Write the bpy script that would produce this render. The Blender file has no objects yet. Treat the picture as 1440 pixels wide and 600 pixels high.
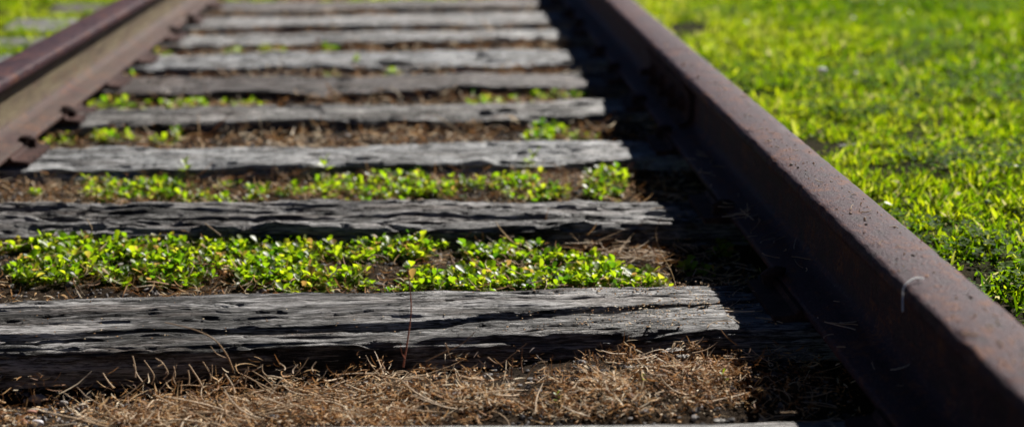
import bpy, math
import numpy as np
from mathutils import Vector, Matrix
R = math.radians
sc = bpy.context.scene
col = sc.collection

# ------------------------------------------------------------------ camera
H = 0.652                      # camera height above the tie tops (z = 0)
FPX = 2100.0                   # focal length in photo pixels (1440 wide)
PITCH = math.atan(535.0 / FPX)
YAW = math.atan(112.0 / FPX * math.cos(PITCH))
cd = bpy.data.cameras.new('camera')
cam = bpy.data.objects.new('camera', cd); col.objects.link(cam)
cd.sensor_width = 36.0; cd.lens = 36.0 * FPX / 1440.0
cd.clip_start = 0.02; cd.clip_end = 2000.0
cam.location = (0, 0, H)
cam.rotation_euler = (math.pi / 2 - PITCH, 0, -YAW)
cd.dof.use_dof = True
cd.dof.focus_distance = 2.09
cd.dof.aperture_fstop = 2.7
cd.dof.aperture_blades = 9
sc.camera = cam
# ------------------------------------------------------------------ light
SUN_EL, SUN_AZ = 37.0, 36.0    # azimuth from the track direction (+y) towards +x
w = bpy.data.worlds.new('World'); sc.world = w; w.use_nodes = True
nt = w.node_tree; bg = nt.nodes['Background']
sky = nt.nodes.new('ShaderNodeTexSky'); sky.sky_type = 'NISHITA'; sky.sun_disc = False
sky.sun_elevation = R(SUN_EL); sky.sun_rotation = R(SUN_AZ)
sky.altitude = 0; sky.air_density = 0.15; sky.dust_density = 0.0; sky.ozone_density = 2.0   # very clear, deep blue air
nt.links.new(sky.outputs[0], bg.inputs[0]); bg.inputs[1].default_value = 0.05
sl = bpy.data.lights.new('sun', 'SUN'); sl.energy = 5.0; sl.angle = R(0.5); sl.color = (1.0, 0.955, 0.89)
sun = bpy.data.objects.new('sun', sl); col.objects.link(sun)
sdir = Vector((math.sin(R(SUN_AZ)) * math.cos(R(SUN_EL)), math.cos(R(SUN_AZ)) * math.cos(R(SUN_EL)), math.sin(R(SUN_EL))))
sun.rotation_euler = sdir.to_track_quat('Z', 'Y').to_euler()
sun.location = sdir * 20
sc.view_settings.view_transform = 'Standard'; sc.view_settings.look = 'None'
sc.view_settings.exposure = 1.1; sc.view_settings.gamma = 1.0
sc.cycles.use_denoising = True
sc.cycles.max_bounces = 6; sc.cycles.transmission_bounces = 4; sc.cycles.diffuse_bounces = 2

# ------------------------------------------------------------------ helpers
CM = np.array(Matrix.Rotation(-YAW, 3, 'Z') @ Matrix.Rotation(math.pi / 2 - PITCH, 3, 'X'))
def at(px, py, z=0.0):
    """photo pixel -> world point on the height z"""
    d = CM @ np.array([(px - 720) / FPX, -(py - 300) / FPX, -1.0])
    t = (z - H) / d[2]
    return np.array([d[0] * t, d[1] * t, z])
def pix(x, y, z):
    """world -> photo pixel (arrays)"""
    v = np.stack([x, y, z - H], -1) @ CM
    return 720 + FPX * v[..., 0] / -v[..., 2], 300 - FPX * v[..., 1] / -v[..., 2]

_T = np.random.RandomState(7).rand(256, 256)
def vn(x, y, seed=0):
    x = np.asarray(x, float) + seed * 17.31; y = np.asarray(y, float) + seed * 7.77
    ix = np.floor(x).astype(int); iy = np.floor(y).astype(int)
    fx = x - ix; fy = y - iy
    fx = fx * fx * (3 - 2 * fx); fy = fy * fy * (3 - 2 * fy)
    a = _T[ix & 255, iy & 255]; b = _T[(ix + 1) & 255, iy & 255]
    c = _T[ix & 255, (iy + 1) & 255]; d = _T[(ix + 1) & 255, (iy + 1) & 255]
    return (a * (1 - fx) + b * fx) * (1 - fy) + (c * (1 - fx) + d * fx) * fy
def fbm(x, y, seed=0, o=4, g=0.5):
    s = 0; a = 1; t = 0
    for k in range(o):
        s = s + a * vn(x * 2 ** k, y * 2 ** k, seed + k * 3); t += a; a *= g
    return s / t
def sst(a, b, x):
    t = np.clip((x - a) / (b - a), 0, 1); return t * t * (3 - 2 * t)

def mesh_np(name, V, F, mat=None, smooth=True, tint=None):
    """V (n,3); F list of (m,k) int arrays"""
    me = bpy.data.meshes.new(name)
    F = [np.asarray(f, np.int32) for f in F if len(f)]
    nl = sum(f.size for f in F); nf = sum(len(f) for f in F)
    me.vertices.add(len(V)); me.vertices.foreach_set('co', np.ascontiguousarray(V, np.float32).ravel())
    me.loops.add(nl); me.loops.foreach_set('vertex_index', np.concatenate([f.ravel() for f in F]))
    tot = np.concatenate([np.full(len(f), f.shape[1], np.int32) for f in F])
    me.polygons.add(nf)
    me.polygons.foreach_set('loop_start', np.concatenate([[0], np.cumsum(tot)[:-1]]).astype(np.int32))
    me.polygons.foreach_set('loop_total', tot)
    me.update(calc_edges=True)
    me.polygons.foreach_set('use_smooth', np.full(nf, smooth))
    if tint is not None:
        a = me.attributes.new('tint', 'FLOAT', 'POINT'); a.data.foreach_set('value', np.asarray(tint, np.float32))
    if mat: me.materials.append(mat)
    return me
def link(name, me, parent=None, loc=None, label=None, cat=None, group=None, kind=None):
    o = bpy.data.objects.new(name, me); col.objects.link(o)
    if parent: o.parent = parent
    if loc is not None: o.location = tuple(float(v) for v in loc)
    if label: o['label'] = label
    if cat: o['category'] = cat
    if group: o['group'] = group
    if kind: o['kind'] = kind
    return o

class Bag:
    """collects geometry for one mesh"""
    def __init__(s): s.V = []; s.F = {}; s.T = []; s.n = 0
    def add(s, V, F, t):
        V = np.asarray(V, float); s.V.append(V); s.T.append(np.broadcast_to(t, (len(V),)))
        for f in F:
            f = np.asarray(f)
            if len(f): s.F.setdefault(f.shape[1], []).append(f + s.n)
        s.n += len(V)
    def mesh(s, name, mat, smooth=True):
        return mesh_np(name, np.concatenate(s.V), [np.concatenate(v) for v in s.F.values()], mat, smooth, np.concatenate(s.T))

def nrm(v): return v / np.maximum(np.linalg.norm(v, axis=-1, keepdims=True), 1e-9)
def ribbons(bag, P, W, side, tint):
    """P (N,K,3) centre lines, W (N,K) widths, side (N,3)"""
    N, K, _ = P.shape
    s = side[:, None, :] * (W[..., None] / 2)
    V = np.stack([P - s, P + s], 2).reshape(-1, 3)
    b = np.arange(N)[:, None] * (K * 2) + np.arange(K - 1)[None] * 2
    F = np.stack([b, b + 1, b + 3, b + 2], -1).reshape(-1, 4)
    bag.add(V, [F], np.repeat(tint, K * 2))
def tubes(bag, P, Rr, tint, S=5):
    N, K, _ = P.shape
    t = np.gradient(P, axis=1); t = nrm(t)
    ref = np.array([0.31, 0.22, 0.92]); a = nrm(np.cross(t, ref)); b = np.cross(t, a)
    an = np.arange(S) * 2 * np.pi / S
    V = P[:, :, None] + Rr[..., None, None] * (a[:, :, None] * np.cos(an)[:, None] + b[:, :, None] * np.sin(an)[:, None])
    V = V.reshape(-1, 3)
    b0 = np.arange(N)[:, None, None] * K * S + np.arange(K - 1)[None, :, None] * S
    i = np.arange(S)[None, None]; j = (i + 1) % S
    F = np.stack([b0 + i, b0 + j, b0 + S + j, b0 + S + i], -1).reshape(-1, 4)
    bag.add(V, [F], np.repeat(tint, K * S))
_rows = [(0.0, .05), (.22, .17), (.5, .40), (.78, .48), (.94, .30)]
def leaves(bag, base, d, n, L, Wd, bend, tint):
    """obovate leaves: base (N,3), direction d, normal n"""
    N = len(base); d = nrm(d); s = nrm(np.cross(d, n)); n = np.cross(s, d)
    pts = []
    for u, hw in _rows:
        for k in (-1, 0, 1):
            pts.append((u, k * hw, abs(k) * hw * .28))
    pts.append((1.0, 0, 0))
    A = np.array(pts)
    u = A[:, 0][None]; zc = A[:, 2][None] * Wd[:, None] - bend[:, None] * L[:, None] * u ** 2
    V = base[:, None] + d[:, None] * (u * L[:, None])[..., None] + s[:, None] * (A[:, 1][None] * Wd[:, None])[..., None] + n[:, None] * zc[..., None]
    q = []
    for r in range(4):
        for k in range(2):
            a = r * 3 + k; q.append((a, a + 1, a + 4, a + 3))
    tr = [(12, 13, 15), (13, 14, 15)]
    o = np.arange(N)[:, None, None] * 16
    bag.add(V.reshape(-1, 3), [(np.array(q)[None] + o).reshape(-1, 4), (np.array(tr)[None] + o).reshape(-1, 3)], np.repeat(tint, 16))

def ico(sub=1):
    import bmesh
    bm = bmesh.new(); bmesh.ops.create_icosphere(bm, subdivisions=sub, radius=1)
    V = np.array([v.co[:] for v in bm.verts]); F = np.array([[v.index for v in f.verts] for f in bm.faces]); bm.free(); return V, F
ICO1, ICO2 = ico(1), ico(2)
ICO3 = ico(3)

# ------------------------------------------------------------------ materials
class NT:
    def __init__(s, name):
        s.m = bpy.data.materials.new(name); s.m.use_nodes = True; s.t = s.m.node_tree; s.n = s.t.nodes
        s.b = s.n['Principled BSDF']; s.out = s.n['Material Output']
        s.tc = s.n.new('ShaderNodeTexCoord').outputs['Object']
    def l(s, a, b): s.t.links.new(a, b)
    def map(s, sc_, loc=(0, 0, 0), rot=(0, 0, 0)):
        m = s.n.new('ShaderNodeMapping'); m.inputs['Scale'].default_value = sc_; m.inputs['Location'].default_value = loc
        m.inputs['Rotation'].default_value = rot
        s.l(s.tc, m.inputs[0]); return m.outputs[0]
    def noise(s, scale=1.0, det=6, rough=.6, vec=None, dist=0.0):
        x = s.n.new('ShaderNodeTexNoise'); x.inputs['Scale'].default_value = scale; x.inputs['Detail'].default_value = det
        x.inputs['Roughness'].default_value = rough; x.inputs['Distortion'].default_value = dist
        s.l(vec if vec is not None else s.tc, x.inputs['Vector']); return x.outputs['Fac']
    def ramp(s, f, stops, interp='LINEAR'):
        r = s.n.new('ShaderNodeValToRGB'); e = r.color_ramp.elements; r.color_ramp.interpolation = interp
        while len(e) < len(stops): e.new(0.5)
        for k, (p, c) in enumerate(stops):
            e[k].position = p; e[k].color = (c, c, c, 1) if np.isscalar(c) else (*c, 1)
        s.l(f, r.inputs[0]); return r.outputs[0]
    def mix(s, f, a, b, mode='MIX'):
        x = s.n.new('ShaderNodeMix'); x.data_type = 'RGBA'; x.blend_type = mode
        for i, v in ((0, f), (6, a), (7, b)):
            if hasattr(v, 'is_linked'): s.l(v, x.inputs[i])
            elif i == 0: x.inputs[0].default_value = v
            else: x.inputs[i].default_value = (*v, 1)
        return x.outputs[2]
    def math(s, op, a, b=0.0, c=None):
        x = s.n.new('ShaderNodeMath'); x.operation = op
        for i, v in ((0, a), (1, b), (2, c)):
            if v is None: continue
            if hasattr(v, 'is_linked'): s.l(v, x.inputs[i])
            else: x.inputs[i].default_value = v
        return x.outputs[0]
    def attr(s, name='tint'):
        a = s.n.new('ShaderNodeAttribute'); a.attribute_name = name; return a.outputs['Fac']
    def color(s, c): s.l(c, s.b.inputs['Base Color'])
    def rough(s, r):
        if hasattr(r, 'is_linked'): s.l(r, s.b.inputs['Roughness'])
        else: s.b.inputs['Roughness'].default_value = r
    def bump(s, h, dist, strength=1.0, prev=None):
        b = s.n.new('ShaderNodeBump'); b.inputs['Distance'].default_value = dist; b.inputs['Strength'].default_value = strength
        s.l(h, b.inputs['Height'])
        if prev is not None: s.l(prev, b.inputs['Normal'])
        s.l(b.outputs[0], s.b.inputs['Normal']); return b.outputs[0]
    def translucent(s, c, f):
        t = s.n.new('ShaderNodeBsdfTranslucent'); m = s.n.new('ShaderNodeMixShader'); m.inputs[0].default_value = f
        s.l(c, t.inputs[0]); s.l(s.b.outputs[0], m.inputs[1]); s.l(t.outputs[0], m.inputs[2]); s.l(m.outputs[0], s.out.inputs[0])

def wood(seed, lo, mid, hi, blotch=.5, bias=0.0):
    t = NT('weathered_wood'); off = (seed * 3.7, seed * 1.9, seed * 5.3)
    a = t.noise(1, 7, .7, t.map((5.0, 75, 75), off), .25)
    b = t.noise(1, 5, .75, t.map((26, 360, 360), off))
    c = t.noise(1, 6, .65, t.map((3.5, 14, 14), off), .5)
    f = t.math('ADD', t.math('MULTIPLY', a, .44), t.math('MULTIPLY', b, .56))
    f = t.math('ADD', f, t.math('MULTIPLY', t.math('SUBTRACT', c, .5 - bias), blotch))
    cc = t.ramp(f, [(.405, lo), (.492, mid), (.59, hi), (.74, tuple(min(.62, v * 1.35) for v in hi))])
    warm = t.noise(1, 3, .5, t.map((4, 20, 20), (seed, 0, 3)))
    cc = t.mix(t.ramp(warm, [(.48, 0.0), (.70, .75)]), cc, t.mix(.5, cc, (.16, .10, .065)))
    fl = t.noise(1, 3, .6, t.map((38, 420, 420), (off[2], off[0], 9)))
    cc = t.mix(t.ramp(fl, [(.40, .85), (.47, 0.0)]), cc, (.014, .013, .012)); cc = t.mix(t.ramp(fl, [(.57, 0.0), (.66, .45)]), cc, hi)
    ck = t.math('ABSOLUTE', t.math('SUBTRACT', t.noise(1, 4, .6, t.map((3.2, 95, 95), (off[1], off[2], 4)), .15), .5))
    ckm = t.math('MULTIPLY', t.ramp(ck, [(.006, 1.0), (.022, 0.0)]), t.ramp(c, [(.40, 1.0), (.62, .25)]))
    cc = t.mix(ckm, cc, (.010, .009, .008))
    t.color(cc)
    t.rough(t.ramp(a, [(.3, .62), (.7, .42)]))
    t.b.inputs['Specular IOR Level'].default_value = .22
    n = t.bump(b, .0040, 1.0); n = t.bump(a, .006, .8, n); t.bump(t.math('MULTIPLY', ckm, -1.0), .003, 1.0, n)
    return t.m

def soil_mat():
    t = NT('soil')
    a = t.noise(9, 8, .7); b = t.noise(140, 4, .7); c = t.noise(1.3, 3, .5)
    f = t.math('ADD', t.math('MULTIPLY', a, .5), t.math('MULTIPLY', b, .5))
    cc = t.ramp(f, [(.38, (.008, .006, .005)), (.53, (.030, .021, .014)), (.68, (.10, .068, .04))])
    # away from the track the soil lies under turf and takes a green brown
    x = t.n.new('ShaderNodeSeparateXYZ'); t.l(t.tc, x.inputs[0])
    g = t.ramp(t.math('ABSOLUTE', t.math('ADD', x.outputs[0], .18)), [(.95, 0.0), (1.2, 1.0)])
    gc = t.ramp(f, [(.35, (.008, .009, .004)), (.6, (.03, .028, .010))])
    t.color(t.mix(g, cc, gc)); t.rough(1.0); t.b.inputs['Specular IOR Level'].default_value = .03
    n = t.bump(b, .006, 1.0); t.bump(a, .02, .8, n)
    return t.m
def fibre_mat(name, stops, tr=.35, rough=.6):
    t = NT(name); f = t.math('ADD', t.attr(), t.math('MULTIPLY', t.math('SUBTRACT', t.noise(60, 3), .5), .25))
    c = t.ramp(f, stops); t.color(c); t.rough(rough); t.b.inputs['Specular IOR Level'].default_value = .15; t.translucent(c, tr); return t.m
def leaf_mat(name, stops, tstops, tr=.5, rough=.35, spec=.5):
    t = NT(name); a = t.attr()
    f = t.math('ADD', a, t.math('MULTIPLY', t.math('SUBTRACT', t.noise(90, 2), .5), .2))
    t.color(t.ramp(f, stops)); t.rough(rough); t.b.inputs['Specular IOR Level'].default_value = spec
    t.translucent(t.ramp(f, tstops), tr); return t.m
def rail_mat(dusty=1.0):
    t = NT('rusted_rail_steel')
    a = t.noise(18, 8, .65); b = t.noise(220, 5, .7); st = t.noise(1, 5, .6, t.map((160, 2.0, 160)))
    f = t.math('ADD', t.math('ADD', t.math('MULTIPLY', a, .5), t.math('MULTIPLY', b, .3)), t.math('MULTIPLY', st, .2))
    fl = t.noise(55, 6, .7); f = t.math('ADD', f, t.math('MULTIPLY', t.math('SUBTRACT', fl, .5), .45))
    rust = t.ramp(f, [(.36, (.012, .006, .007)), (.45, (.034, .015, .019)), (.53, (.048, .024, .031)), (.585, (.095, .036, .022)), (.70, (.17, .085, .05))])
    x = t.n.new('ShaderNodeSeparateXYZ'); t.l(t.tc, x.inputs[0])
    # dried dust on the web and foot, none on the running surface
    web = t.math('MULTIPLY', t.ramp(x.outputs[2], [(.0, .25), (.03, .35), (.04, 1.0), (.095, 1.0), (.105, 0.0)]), t.ramp(t.noise(1, 5, .6, t.map((8, 6, 30))), [(.3, .35 * dusty), (.6, dusty)]))
    dust = t.ramp(b, [(.35, (.07, .054, .034)), (.65, (.19, .155, .095))])
    sp = t.ramp(t.noise(330, 2, .5), [(.66, 0.0), (.70, 1.0)])
    c = t.mix(web, rust, dust); c = t.mix(t.math('MULTIPLY', sp, .35), c, (.30, .24, .19))
    t.color(c); t.b.inputs['Metallic'].default_value = 0.0
    t.rough(t.ramp(f, [(.35, .48), (.65, .66)])); t.b.inputs['Specular IOR Level'].default_value = .08
    n = t.bump(b, .0016, 1.0); t.bump(fl, .0025, .8, n); return t.m
def iron_mat():
    t = NT('rusted_iron'); a = t.noise(30, 7, .65); b = t.noise(250, 4, .7)
    t.color(t.ramp(t.math('ADD', t.math('MULTIPLY', a, .6), t.math('MULTIPLY', b, .4)), [(.35, (.011, .006, .006)), (.5, (.036, .018, .016)), (.65, (.09, .045, .034))]))
    t.rough(.75); t.b.inputs['Specular IOR Level'].default_value = .1; t.bump(b, .002, 1.0); return t.m
def stone_mat(name, lo, hi):
    t = NT(name); a = t.noise(160, 5, .6)
    c = t.ramp(t.math('ADD', t.math('MULTIPLY', t.attr(), .6), t.math('MULTIPLY', a, .4)), [(.2, lo), (.8, hi)])
    t.color(c); t.rough(.85); t.b.inputs['Specular IOR Level'].default_value = .2; t.bump(a, .001, .8); return t.m

M_soil = soil_mat(); M_rail = rail_mat(); M_rail_dark = rail_mat(.12); M_iron = iron_mat()
M_thatch = fibre_mat('dead_thatch', [(.0, (.035, .014, .006)), (.3, (.20, .088, .030)), (.6, (.42, .215, .08)), (.85, (.62, .42, .22)), (1., (.80, .68, .50))], .3)
M_straw = fibre_mat('bleached_straw', [(.0, (.22, .14, .07)), (.5, (.45, .32, .20)), (1., (.66, .54, .40))], .2)
M_twig = fibre_mat('dry_stem', [(.0, (.10, .04, .025)), (.5, (.22, .12, .07)), (1., (.45, .33, .2))], .05)
M_white_straw = fibre_mat('white_straw', [(.0, (.6, .58, .55)), (1., (.78, .77, .75))], .3)
M_red = fibre_mat('reddish_stem', [(.0, (.25, .08, .05)), (1., (.45, .20, .13))], .1)
M_weed = leaf_mat('weed_leaf', [(.0, (.025, .06, .012)), (.6, (.12, .16, .012)), (.9, (.18, .21, .02)), (1., (.30, .18, .06))],
                  [(.0, (.07, .20, .008)), (.35, (.20, .40, .006)), (.65, (.40, .58, .008)), (.9, (.60, .70, .02)), (1., (.5, .3, .08))], .55, .40, .3)
M_stem = leaf_mat('weed_stem', [(.0, (.10, .05, .02)), (1., (.12, .13, .03))], [(.0, (.2, .1, .03)), (1., (.2, .25, .04))], .3)
M_grass = leaf_mat('lawn_grass', [(.0, (.020, .045, .004)), (.5, (.055, .095, .006)), (.85, (.12, .15, .012)), (1., (.34, .30, .14))],
                   [(.0, (.08, .20, .002)), (.5, (.23, .37, .003)), (.85, (.55, .63, .008)), (1., (.55, .50, .22))], .55, .7, .05)
M_paleleaf = leaf_mat('pale_dead_leaf', [(.0, (.22, .19, .10)), (1., (.50, .48, .38))], [(.0, (.4, .35, .2)), (1., (.6, .55, .4))], .3, .5)
M_gravel = stone_mat('gravel', (.025, .025, .028), (.24, .22, .21))
M_white = stone_mat('pale_stone', (.30, .30, .33), (.62, .60, .62))
M_pink = stone_mat('pink_stone', (.25, .12, .09), (.45, .25, .19))
M_chip = wood(11, (.10, .09, .08), (.26, .24, .21), (.45, .42, .38), .3)

# ------------------------------------------------------------------ ground
# tie table: photo pixels of the back edge (left, right) and the front edge of the top (left, right)
TIES = [
 ((600, 592), (1165, 586), (600, 668), (1165, 660)),
 ((100, 411), (1000, 394), (100, 486), (1000, 462)),
 ((100, 283), (920, 274), (100, 314), (920, 312)),
 ((67, 207), (880, 193), (67, 234), (880, 221)),
 ((133, 155), (839, 138), (137, 171), (852, 161)),
 ((137, 111), (818, 100), (167, 127), (818, 120)),
 ((204, 78), (797, 65), (208, 92), (797, 89)),
 ((233, 49), (781, 38), (233, 61), (781, 53)),
 ((267, 24), (764, 16), (267, 37), (764, 31)),
 ((290, 4), (745, -4), (290, 14), (745, 8)),
]
def line_at(p, q, x):
    a = at(*p); b = at(*q); k = (b[1] - a[1]) / (b[0] - a[0]); return a[1] + k * (x - a[0]), k
TG = []
for bl, br, fl, fr in TIES:
    yb, kb = line_at(bl, br, -.18); yf, kf = line_at(fl, fr, -.18)
    TG.append((yb, yf, (kb + kf) / 2))
print('ties', [(round(a, 3), round(b, 3), round(a - b, 3), round(math.degrees(k), 2)) for a, b, k in TG])
RX, LX = .5675, -.930           # rail centres

def ground_z(x, y):
    n = fbm(x * 6, y * 6, 1, 5, .55) - .5
    z = np.interp(y, [1.7, 2.0, 2.15, 2.6, 2.8, 3.1, 3.4, 8], [-.046, -.046, -.036, -.034, -.032, -.030, -.034, -.036]) + .024 * n + .010 * (fbm(x * 1.7, y * 1.7, 5, 2) - .5)
    # the bays fill up a little against the ties on the far side
    z = z + .018 * np.exp(-((x - .23) / .22) ** 2 - ((y - 1.78) / .12) ** 2)
    z = z - .016 * np.exp(-((x + .45) / .35) ** 2 - ((y - 1.82) / .10) ** 2)
    right = sst(.60, .80, x); left = sst(-1.02, -1.3, x)
    zr = .009 + .016 * (fbm(x * 3, y * 3, 9, 3) - .5) + .012 * sst(.8, 2.5, x)
    z = z * (1 - right) + zr * right
    zr = zr - .060 * np.exp(-((x - .86) / .16) ** 2 - ((y - 5.05) / .16) ** 2)
    zl = -.012 + .02 * (fbm(x * 3, y * 3, 12, 3) - .5)
    return z * (1 - left) + zl * left
def graded(a, b, step, ext, n):
    core = np.arange(a, b + 1e-6, step); g = step * np.cumsum(np.exp(np.linspace(0, math.log(ext / step / n * 6), n)))
    return np.concatenate([(a - g)[::-1], core, b + g])
gx = graded(-1.3, 2.6, .016, 260, 36); gy = graded(1.3, 7.2, .018, 260, 36)
X, Y = np.meshgrid(gx, gy, indexing='ij'); Z = ground_z(X, Y)
far = sst(3, 12, np.hypot(X - .5, Y - 4)); Z = Z * (1 - far) - .03 * far
nx, ny = X.shape; I = np.arange(nx * ny).reshape(nx, ny)
F = np.stack([I[:-1, :-1], I[1:, :-1], I[1:, 1:], I[:-1, 1:]], -1).reshape(-1, 4)
link('ground', mesh_np('ground', np.stack([X, Y, Z], -1).reshape(-1, 3), [F], M_soil), kind='structure')

# ------------------------------------------------------------------ ties
def tie_mesh(k, x0, x1, wd, mat, dx, ds, cracks=(), rough=1.0, ledge=None, notch=None):
    """long beam built along x, local y 0 = centre, top at z 0"""
    ht, rad = .16, .014
    # profile from back bottom, over the top, to front bottom: (y, z, ny, nz, s)
    pts = []
    def seg(p, q, n, st):
        m = max(2, int(np.hypot(q[0] - p[0], q[1] - p[1]) / st))
        for i in range(m): t = i / m; pts.append((p[0] + (q[0] - p[0]) * t, p[1] + (q[1] - p[1]) * t, *n))
    def arc(cy, cz, a0, a1, m):
        for i in range(m): a = a0 + (a1 - a0) * i / m; pts.append((cy + rad * math.cos(a), cz + rad * math.sin(a), math.cos(a), math.sin(a)))
    h = wd / 2
    seg((h, -ht), (h, -.07), (1, 0), .05); seg((h, -.07), (h, -rad), (1, 0), ds * 2)
    arc(h - rad, -rad, 0, math.pi / 2, max(3, int(rad * 1.6 / ds)))
    seg((h - rad, 0), (-h + rad, 0), (0, 1), ds)
    arc(-h + rad, -rad, math.pi / 2, math.pi, max(4, int(rad * 1.6 / ds)))
    seg((-h, -rad), (-h, -.09), (-1, 0), ds * 1.3); seg((-h, -.09), (-h, -ht), (-1, 0), .05)
    pts.append((-h, -ht, -1, 0))
    A = np.array(pts); S = np.concatenate([[0], np.cumsum(np.hypot(np.diff(A[:, 0]), np.diff(A[:, 1])))])
    s_top = S[np.argmin(abs(A[:, 0]) + abs(A[:, 1]) * 3)]; s = S - s_top      # s = 0 mid top, + towards the camera
    xs = np.arange(x0, x1 + dx / 2, dx); XX, SS = np.meshgrid(xs, s, indexing='ij')
    sw = SS + (.006 if k == 1 else .011) * (fbm(XX * 1.6, SS * 3, k + 40, 3) - .5) * 2               # grain wanders
    d = np.zeros_like(XX)
    g = fbm(XX * 5, sw * 130, k, 4, .6); d += .0022 * rough * (g - .5) * 2
    r1 = 1 - np.abs(fbm(XX * 3.4, sw * 48, k + 5, 3, .5) * 2 - 1); d -= .0042 * rough * sst(.86, 1.0, r1)
    r2 = 1 - np.abs(fbm(XX * 1.5, sw * 20, k + 9, 3, .5) * 2 - 1); d -= .007 * rough * sst(.95, 1.0, r2) * (rough > .9 if k != 1 else .35)
    r3 = 1 - np.abs(fbm(XX * 7, sw * 95, k + 19, 3, .5) * 2 - 1); d -= .003 * rough * sst(.84, 1.0, r3) * sst(.4, .55, fbm(XX * 4, SS * 14, k + 21, 2))
    d += .007 * rough * (fbm(XX * 2.2, SS * 9, k + 15, 3) - .5) * 2
    d += .004 * rough * (fbm(XX * 16, sw * 30, k + 25, 2) - .5)
    # torn plates of wood: flat terraces with sharp little ledges along the grain
    q = fbm(XX * 2.6, sw * 26, k + 90, 4, .55) * 9; st = np.floor(q) + sst(.40, .60, q - np.floor(q)); d -= (.0017 if k == 1 else .0026) * rough * (st - 4.5)
    q = fbm(XX * 7, sw * 70, k + 95, 3, .55) * 8; st = np.floor(q) + sst(.35, .65, q - np.floor(q)); d -= .0009 * rough * (st - 4)
    # worn arrises
    for e in (-h, h):
        wear = .5 + 1.2 * fbm(XX * 3.5, SS * 0 + e * 9, k + 31, 4, .6)
        d -= .009 * rough * wear * np.exp(-((SS - e) / .018) ** 2)
    # broken fibres hanging along the front arris
    if k == 0: d = d * .25
    d -= .008 * rough * sst(.5, .62, fbm(XX * 7, SS * 80, k + 50, 3)) * np.exp(-((SS - h) / .022) ** 2)
    for (cx0, cx1, s0, s1, wid, dep) in cracks:
        t = np.clip((XX - cx0) / (cx1 - cx0), 0, 1)
        c = s0 + (s1 - s0) * t + .010 * (fbm(XX * 4, 0 * XX, k + int(s0 * 900) + 70, 4, .6) - .5) * 2
        inx = sst(cx0, cx0 + .05, XX) * (1 - sst(cx1 - .06, cx1, XX))
        wv = wid * (.45 + .9 * fbm(XX * 9, 0 * XX, k + 80, 3))
        d -= dep * inx * np.exp(-((SS - c) / np.maximum(wv, 1e-4)) ** 4)
    if ledge:                                                               # the front plank of the split top sits lower
        lx0, lx1, ls, drop = ledge
        c = np.interp(XX, [-.38, .18, .62], ls) + .005 * (fbm(XX * 5, 0 * XX, k + 60, 4, .6) - .5) * 2
        d -= .016 * np.exp(-((SS - c - .004) / (.0035 + .003 * vn(XX * 8, 0 * XX, 4))) ** 4) * sst(lx0 + .3, lx0 + .5, XX) * (1 - sst(lx1 + .06, lx1 + .12, XX))
        d -= drop * sst(c - .002, c + .003, SS) * sst(lx0, lx0 + .25, XX) * (1 - sst(lx1 - .15, lx1, XX))
    if notch:
        for (nx_, ns_, rx_, rs_, dep) in notch:
            d -= dep * np.exp(-(((XX - nx_) / rx_) ** 2 + ((SS - ns_) / rs_) ** 2) ** 2)
    # ends: splintered back a little
    P = np.stack([XX, A[:, 0][None] + d * A[:, 2][None], A[:, 1][None] + d * A[:, 3][None]], -1)
    endn = (fbm(SS * 60, SS * 0, k + 3, 3) - .5) * .03
    P[..., 0] += endn * (np.exp(-((XX - x0) / .02) ** 2) + np.exp(-((XX - x1) / .02) ** 2))
    n, m = XX.shape; V = P.reshape(-1, 3); I = np.arange(n * m).reshape(n, m)
    Fq = np.stack([I[:-1, :-1], I[:-1, 1:], I[1:, 1:], I[1:, :-1]], -1).reshape(-1, 4)
    c0, c1 = len(V), len(V) + 1
    V = np.concatenate([V, [[x0 + .004, 0, -.08]], [[x1 - .004, 0, -.08]]])
    T = [np.stack([I[0, 1:], I[0, :-1], np.full(m - 1, c0)], -1), np.stack([I[-1, :-1], I[-1, 1:], np.full(m - 1, c1)], -1)]
    return mesh_np('railway_tie', V, [Fq] + T, mat)

def boxm(name, sx, sy, sz, bev, mat, taper=0):
    import bmesh
    bm = bmesh.new(); bmesh.ops.create_cube(bm, size=1)
    for v in bm.verts:
        f = 1 - taper * (v.co.z + .5); v.co.x *= sx * f; v.co.y *= sy * f; v.co.z *= sz
    if bev: bmesh.ops.bevel(bm, geom=bm.edges[:], offset=bev, segments=2, affect='EDGES')
    me = bpy.data.meshes.new(name); bm.to_mesh(me); bm.free(); me.materials.append(mat); return me
def spike_mesh():
    """cut track spike: square shank and an off-centre domed head lipping over the rail foot (-x)"""
    import bmesh
    bm = bmesh.new()
    r = bmesh.ops.create_cube(bm, size=1)
    for v in r['verts']: v.co = Vector((v.co.x * .016, v.co.y * .016, v.co.z * .05 - .012))
    V, Fc = ICO2
    vs = [bm.verts.new((p[0] * .019 - .008 - .004 * (p[2] > 0), p[1] * .015, max(p[2], -.35) * .010 + .017)) for p in V]
    for f in Fc: bm.faces.new([vs[i] for i in f])
    me = bpy.data.meshes.new('spike'); bm.to_mesh(me); bm.free(); me.materials.append(M_iron); return me
PLATE = None
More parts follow.
